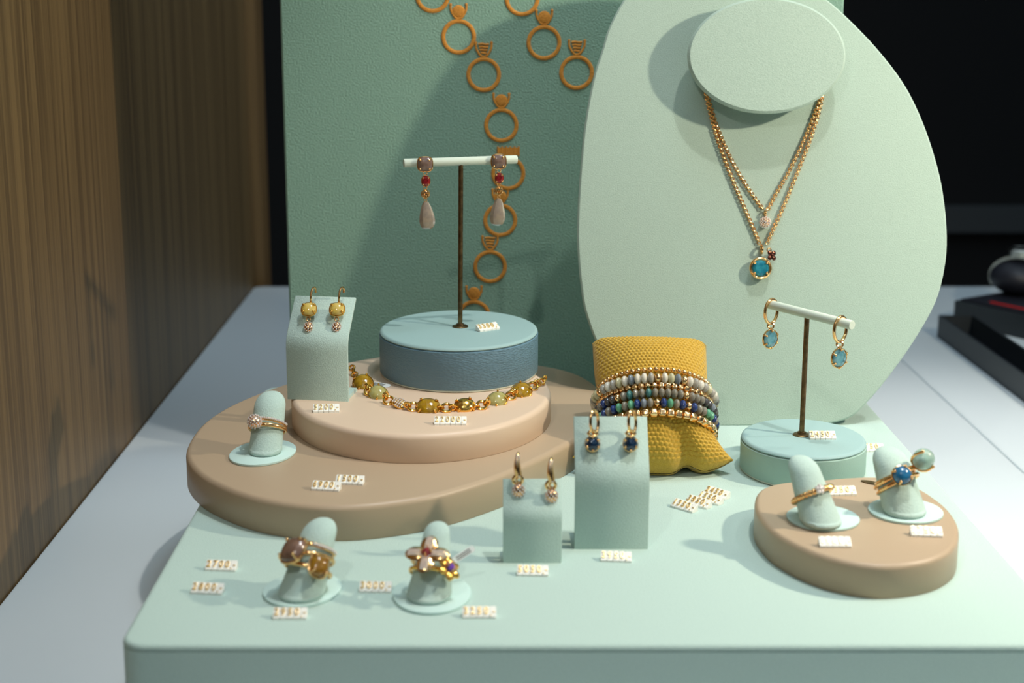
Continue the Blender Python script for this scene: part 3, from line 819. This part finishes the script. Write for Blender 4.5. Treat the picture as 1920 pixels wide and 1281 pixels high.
def band(g, rad, r, flat=1.6, M=None, sy=.95): g.torus(rad, r, 48, 10, M, flat, 1, sy)
def ring_thing(fr, h, tx, ty, label, group=None, name='finger_ring'):
    M = ringM(fr, h, tx, ty)
    t_ = thing(name, label, 'ring', group=group); t_.matrix_world = M
    t_.location = M.to_translation(); t_.rotation_euler = M.to_euler()
    return t_
# local frame of a ring: z along the finger, -y to the front
def spot(R_, a, dz=0): return T(R_*math.cos(R(a)), R_*.95*math.sin(R(a)), dz) @ RZ(a + 90) @ RX(90)     # local z points outwards
# A: pave ball ring + pave band
r1 = ring_thing(fA, .0125, 0, 0, 'gold solitaire ring with round pave ball, on the tan riser finger')
g = MB(); band(g, .0094, .0006, 1.7); g.obj('band', M_gold, r1)
pave_ball(r1, T(-.0052, -.0094, .0010), .0037, 'pave_ball', 90)
r2 = ring_thing(fA, .0152, -3, 4, 'gold band with pave row above the pave ball ring')
g = MB(); band(g, .0093, .0005, 2.0); g.obj('band', M_gold, r2)
g = MB()
for i in range(20):
    a = R(-132 + 6.3*i); g.ball((.0099*math.cos(a), .0094*math.sin(a), .0002), .00062, 6, 4)
g.obj('pave_stones', M_pave, r2, smooth=False)
# B: brown, pave band, amber
def stone_ring(fr, h, tx, ty, rad, a, A, B, H, ms, label, e=2.6, br_=.0006, dz=0, out=.0022, up=0):
    r_ = ring_thing(fr, h, tx, ty, label)
    g = MB(); band(g, rad, br_, 1.6); g.obj('band', M_gold, r_)
    cabochon(r_, spot(rad + out, a, dz) @ RX(up), A, B, H, ms, e=e, pr=.6*mm)
    return r_
stone_ring(fB, .0160, -4, -6, .0096, -124, .0056, .0060, .0036, M_brown, 'ring with a big smoky brown stone on the front left finger', up=-18)
r_ = ring_thing(fB, .0200, -4, -2, 'gold pave band above the amber stone on the front left finger')
g = MB(); band(g, .0089, .0007, 1.5); g.obj('band', M_gold, r_)
g = MB()
for i in range(13):
    a = R(-84 + 6.2*i); g.ball((.0096*math.cos(a), .0091*math.sin(a), 0), .0007, 6, 4)
g.obj('pave_stones', M_pave, r_, smooth=False)
stone_ring(fB, .0112, 0, 0, .0100, -62, .0042, .0050, .0033, M_amber, 'ring with an amber square stone on the front left finger', up=-14, dz=.001)
# C: flower rings
def flower(parent, M, R_, petals, mg, mp, mc, pl=.0036, pw=.0021):
    g = MB(); ps = MB()
    for i in range(petals):
        q = 360*i/petals + 90
        Mq = M @ RZ(q)
        g.ball((R_, 0, 0), (pl, pw, .0011), 16, 8, Mq)
        if mp:
            for a_ in range(-3, 4):
                for b_ in (-1, 0, 1):
                    x, y = a_*.00105, b_*.00105
                    if (x/pl)**2 + (y/pw)**2 < .8: ps.ball((R_ + x, y, .0011*math.sqrt(1-(x/pl)**2-(y/pw)**2)), .00052, 6, 4, Mq)
    g.obj('petals', mg, parent)
    if mp: ps.obj('pave_stones', M_pave, parent, smooth=False)
    g = MB(); g.ball((0, 0, .0012), (.0021, .0021, .0015), 10, 6, M); g.obj('center_stone', mc, parent, smooth=False)
    s = MB(); prongs(s, .0021, .0021, .0022, .00035, (0, 90, 180, 270), M @ T(0, 0, .0008)); s.obj('setting', M_gold, parent)
rc = ring_thing(fC, .0150, 0, 0, 'ring with a pave star flower around a red stone')
g = MB(); band(g, .0088, .0006, 1.6); g.obj('band', M_gold, rc)
flower(rc, spot(.0112, -101, .0006) @ RX(-20), .0046, 4, M_gold, True, M_garnet, .0048, .0036)
rc2 = ring_thing(fC, .0105, 0, 2, 'gold flower ring with a purple centre beside the star flower')
g = MB(); band(g, .0092, .0006, 1.6); g.obj('band', M_goldd, rc2)
flower(rc2, spot(.0120, -52, .0006) @ RX(-18), .0032, 6, M_goldd, False, M_amethyst, .0026, .0018)
pt2_ = thing('paper_price_tag', 'white paper tag sticking out behind the flower rings', 'tag', P(850, 1052, .011), (R(58), R(-28), R(18)))
MB().loft(rrect(-.0005, -.0014, .0105, .0014, .0012), [(0, 0), (0, .00025)]).obj('tag_paper', M_paper, pt2_)
for q in range(3): MB().box((.0015, -.0009+q*.0007, .0003), (.0085, -.0006+q*.0007, .00034)).obj('print_line', M_ink, pt2_, smooth=False)
# D: braided ring
rd = ring_thing(fD, .0135, 0, -6, 'braided gold ring with a tiny pave flower on the small riser')
g = MB()
for k_ in range(2):
    g.tube([((.0088 + .0006*math.cos(R(i*6*7) + math.pi*k_))*math.cos(R(i*3)), (.0084 + .0006*math.cos(R(i*6*7) + math.pi*k_))*math.sin(R(i*3)), .0008*math.sin(R(i*6*7) + math.pi*k_)) for i in range(120)], .0007, True, 8)
for i in range(40):
    a = R(9*i); g.ball((0, 0, 0), (.0008, .0013, .0007), 8, 6, T(.0094*math.cos(a), .0090*math.sin(a), 0) @ RZ(9*i) @ RX(48))
g.obj('band', M_gold, rd)
M_ = spot(.0102, -82)
g = MB()
for i in range(5): g.ball((.0014*math.cos(R(72*i)), .0014*math.sin(R(72*i)), 0), .0010, 8, 6, M_)
g.ball((0, 0, .0006), .0009, 8, 6, M_); g.obj('pave_flower', M_pave, rd, smooth=False)
# E: blue double band ring and aqua ball ring
re_ = ring_thing(fE, .0150, 0, -14, 'ring with a denim blue stone on two bands at right')
g = MB(); band(g, .0100, .0007, 1.3, T(0, 0, .0014)); g.obj('band', M_gold, re_)
g = MB(); band(g, .0100, .0007, 1.3, T(0, 0, -.0014)); g.obj('band', M_gold, re_)
cabochon(re_, spot(.0122, -92, 0), .0042, .0042, .0034, M_bluecab, e=2, pr=.55*mm)
re2 = ring_thing(fE, .0178, 6, -14, 'ring with a large pale aqua ball beside the denim blue ring')
g = MB(); band(g, .0092, .0007, 1.3); g.obj('band', M_gold, re2)
Mo = spot(.0155, -38, .0010)
MB().ball((0, 0, 0), .0050, 28, 18, Mo).obj('ball_stone', M_aqua, re2)
g = MB()
for q in (20, 140, 260):
    g.tube([tuple(Mo @ Vector((.0053*math.cos(R(w_))*math.cos(R(q)), .0053*math.cos(R(w_))*math.sin(R(q)), .0053*math.sin(R(w_))))) for w_ in (-85, -60, -35, -10, 12, 26)], .0006, n=8)
    g.ball(Mo @ Vector((.0055*math.cos(R(28))*math.cos(R(q)), .0055*math.cos(R(28))*math.sin(R(q)), .0055*math.sin(R(28)))), .0008)
g.obj('claw_setting', M_gold, re2)
cl_ = thing('price_clip', 'small dark leaf-shaped clip lying behind the denim blue ring', 'clip', P(1633, 907, HR), (0, 0, R(-38)))
MB().loft(oval(.0052, .0014, 32, 1.6), [(0, 0), (0, .0004)], RX(14) @ T(0, 0, .0003)).obj('clip_leaf', M_brass, cl_)

# ------------------------------------------------------------------ price tags of little digit blocks
GL = {}
def glyph(ch):
    if ch in GL: return GL[ch]
    cu_ = bpy.data.curves.new('digit', 'FONT'); cu_.body = ch; cu_.size = 1; cu_.extrude = .09; cu_.bevel_depth = .022; cu_.resolution_u = 3
    cu_.align_x = 'CENTER'; cu_.align_y = 'CENTER'
    ob = bpy.data.objects.new('digit_tmp', cu_); COL.objects.link(ob)
    bpy.context.view_layer.update()
    me = bpy.data.meshes.new_from_object(ob.evaluated_get(bpy.context.evaluated_depsgraph_get()))
    bpy.data.objects.remove(ob); bpy.data.curves.remove(cu_)
    me.name = 'digit'; me.materials.clear(); me.materials.append(M_digit)
    GL[ch] = me; return me
BW, BD, BH = 2.72*mm, 4.8*mm, 3.5*mm
def block_mesh():
    c = [(0, 0), (BD, 0), (BD, BH), (BD*.86, BH*1.03), (.25*mm, 1.15*mm), (0, .95*mm)]
    g = MB(); w = BW - .12*mm; n = len(c); b_ = .16*mm; vs = []; fs = []
    cx = sum(p[0] for p in c)/n; cz = sum(p[1] for p in c)/n
    for x, k_ in ((0, .92), (b_, 1), (w-b_, 1), (w, .92)):
        for y, z in c: vs.append((x, cx + (y-cx)*k_, max(0, cz + (z-cz)*k_)))
    for i in range(3):
        for j in range(n): fs.append((i*n+j, (i+1)*n+j, (i+1)*n+(j+1) % n, i*n+(j+1) % n))
    fs.append(tuple(range(n))); fs.append(tuple(reversed(range(3*n, 4*n))))
    me = g.add(vs, fs).mesh('digit_block', False); me.materials.append(M_white); return me
BM = block_mesh()
SLOPE = math.atan2(BH*1.03 - 1.15*mm, BD*.86 - .25*mm)
def price_tag(a, b, z, text, label, group=None, anchor='l'):
    A, B_ = P(a[0], a[1], z), P(b[0], b[1], z)
    n = len(text) + 1; Lw = BW*n
    d = (B_ - A).normalized(); rz = math.atan2(d.y, d.x)
    if anchor == 'r': A = B_ - d*Lw
    elif anchor == 'c': A = (A + B_)/2 - d*Lw/2
    t_ = thing('price_tag', label, 'price tag', A, (0, 0, rz), group)
    for i, ch in enumerate(text + '-'):
        bk = link('digit_block', BM, t_, None, T(i*BW, 0, 0))
        Mg = T(BW*.5 - .06*mm, BD*.44, .0) @ T(0, 0, (1.15*mm + BH*1.03)*.5 + .10*mm) @ Matrix.Rotation(SLOPE, 4, 'X')
        if ch == '-':
            link('digit', glyph('-'), bk, None, Mg @ T(.4*mm, 0, 0) @ SC(3.6*mm, 3.6*mm, 2.4*mm))
            link('digit', glyph('.'), bk, None, Mg @ T(-.7*mm, -1.0*mm, 0) @ SC(3.6*mm, 3.6*mm, 2.4*mm))
        else:
            link('digit', glyph(ch), bk, None, Mg @ SC(3.7*mm, 4.9*mm, 3.4*mm))
TAGS = [((384, 1071), (441, 1073), 0, '2700', 'price tag 2700, upper one of the two at the left front corner', 'l'),
 ((357, 1114), (418, 1117), 0, '2800', 'price tag 2800, lower one of the two at the left front corner', 'l'),
 ((511, 1163), (575, 1163), 0, '2950', 'price tag in front of the finger stand with the brown stone', 'l'),
 ((673, 1112), (730, 1113), 0, '3000', 'price tag between the two front finger stands', 'l'),
 ((867, 1161), (929, 1161), 0, '3250', 'price tag to the right of the flower rings stand base', 'l'),
 ((969, 1081), (1026, 1082), 0, '5050', 'price tag in front of the smaller front earring stand', 'l'),
 ((1126, 1054), (1182, 1056), 0, '3950', 'price tag in front of the taller front earring stand', 'l'),
 ((583, 920), (635, 923), HB, '6900', 'price tag 6900 on the large tan riser, left of its pair', 'l'),
 ((628, 909), (677, 911), HB, '1500', 'price tag 1500 on the large tan riser, right of its pair', 'l'),
 ((587, 775), (635, 774), ZP, '5200', 'price tag 5200 under the yellow stone earrings', 'l'),
 ((814, 798), (872, 798), ZP, '22000', 'six-block price tag 22000 in front of the olive bracelet', 'l'),
 ((900, 623), (942, 617), ZB, '3300', 'price tag on the blue leather box top', 'l'),
 ((1519, 825), (1571, 825), HM, '2450', 'price tag on the mint round box beside the brass foot', 'l'),
 ((1606, 848), (1659, 848), 0, '8750', 'price tag half hidden behind the mint round box', 'r'),
 ((1553, 931), (1607, 930), HR, '3350', 'price tag behind the braided ring on the small riser', 'r'),
 ((1536, 1028), (1599, 1028), HR, '1900', 'price tag in front of the braided ring stand', 'c'),
 ((1708, 1007), (1769, 1009), HR, '3750', 'price tag in front of the denim blue ring stand', 'c'),
 ((1256, 951), (1303, 965), 0, '1350', 'frontmost leftmost tag of the four overlapping price tags', 'l'),
 ((1283, 944), (1330, 958), 0, '3850', 'second from the left of the four overlapping price tags', 'l'),
 ((1305, 937), (1352, 951), 0, '1550', 'third from the left of the four overlapping price tags', 'l'),
 ((1318, 927), (1365, 941), 0, '2450', 'rearmost rightmost tag of the four overlapping price tags', 'l')]
for a, b, z, tx, lb, an in TAGS: price_tag(a, b, z, tx, lb, 'price tags of white digit blocks', an)

# ------------------------------------------------------------------ dark trays, cushion and watch at right
c0, c1 = P(1757, 632, ZT), P(1920, 755, ZT)
dl = (c1 - c0).normalized(); dw = Vector((-dl.y, dl.x, 0))
def open_box(c, d, L, Wd, h, th, label, floor_h=.002):
    ang = math.atan2(d.y, d.x)
    t_ = thing('black_tray', label, 'tray', c, (0, 0, ang))
    g = MB().box((0, 0, 0), (L, Wd, floor_h)); g.obj('tray_floor', M_navy, t_, smooth=False)
    for lo, hi in (((0, 0, floor_h), (L, th, h)), ((0, Wd-th, floor_h), (L, Wd, h)), ((0, th, floor_h), (th, Wd-th, h)), ((L-th, th, floor_h), (L, Wd-th, h))):
        MB().box(lo, hi).obj('tray_side', M_black, t_, smooth=False)
    return t_
open_box(c0, dl, .36, .032, .020, .0025, 'long open black tray lying in front at the right edge')
e0, e1 = P(1786, 590, ZT), P(1920, 620, ZT)
el = (e1 - e0).normalized()
ang = math.atan2(el.y, el.x)
wb = thing('watch_box', 'black watch box with red piping behind the open tray', 'box', P(1787, 606, ZT), (0, 0, ang))
MB().box((0, 0, 0), (.22, .14, .0215)).obj('box_body', M_black, wb, smooth=False)
MB().box((.004, .004, .0215), (.216, .136, .0235)).obj('box_liner', M_navy, wb, smooth=False)
MB().box((.030, .012, .0235), (.19, .0145, .0245)).obj('red_piping', M_red, wb, smooth=False)
wc = wb.matrix_basis.copy()
wpos = P(1905, 552, -.0364)
cu2 = MB().ball((0, 0, .0165), (.0262, .024, .0165), 40, 24).obj('watch_cushion', M_navy, angle=180)
cu2.location = wpos; cu2.rotation_euler = (0, 0, ang); tag(cu2, 'rounded navy watch cushion sitting on the black box', 'cushion')
wt = thing('wristwatch', 'steel wristwatch wrapped over the navy cushion', 'watch', wpos + Vector((.004, 0, 0)), (0, 0, ang + R(20)))
g = MB()
for i in range(26):
    q = R(200 - 220*i/25)
    M = T(.0275*math.cos(q), 0, .0168 + .0195*math.sin(q)) @ RY(-math.degrees(q) + 90)
    g.box((-.0019, -.008, -.0011), (.0019, -.003, .0011), M); g.box((-.0019, -.0026, -.0013), (.0019, .0026, .0013), M); g.box((-.0019, .003, -.0011), (.0019, .008, .0011), M)
g.obj('bracelet_links', M_steel, wt, smooth=False)
MB().lathe([(.010, 0), (.0145, .001), (.0145, .006), (.0125, .0078), (.0120, .0074)], 40, T(0, 0, .0362)).obj('watch_case', M_steel, wt)
MB().lathe([(.0118, .0070), (.0118, .0074)], 32, T(0, 0, .0362)).obj('watch_dial', M_navy, wt)
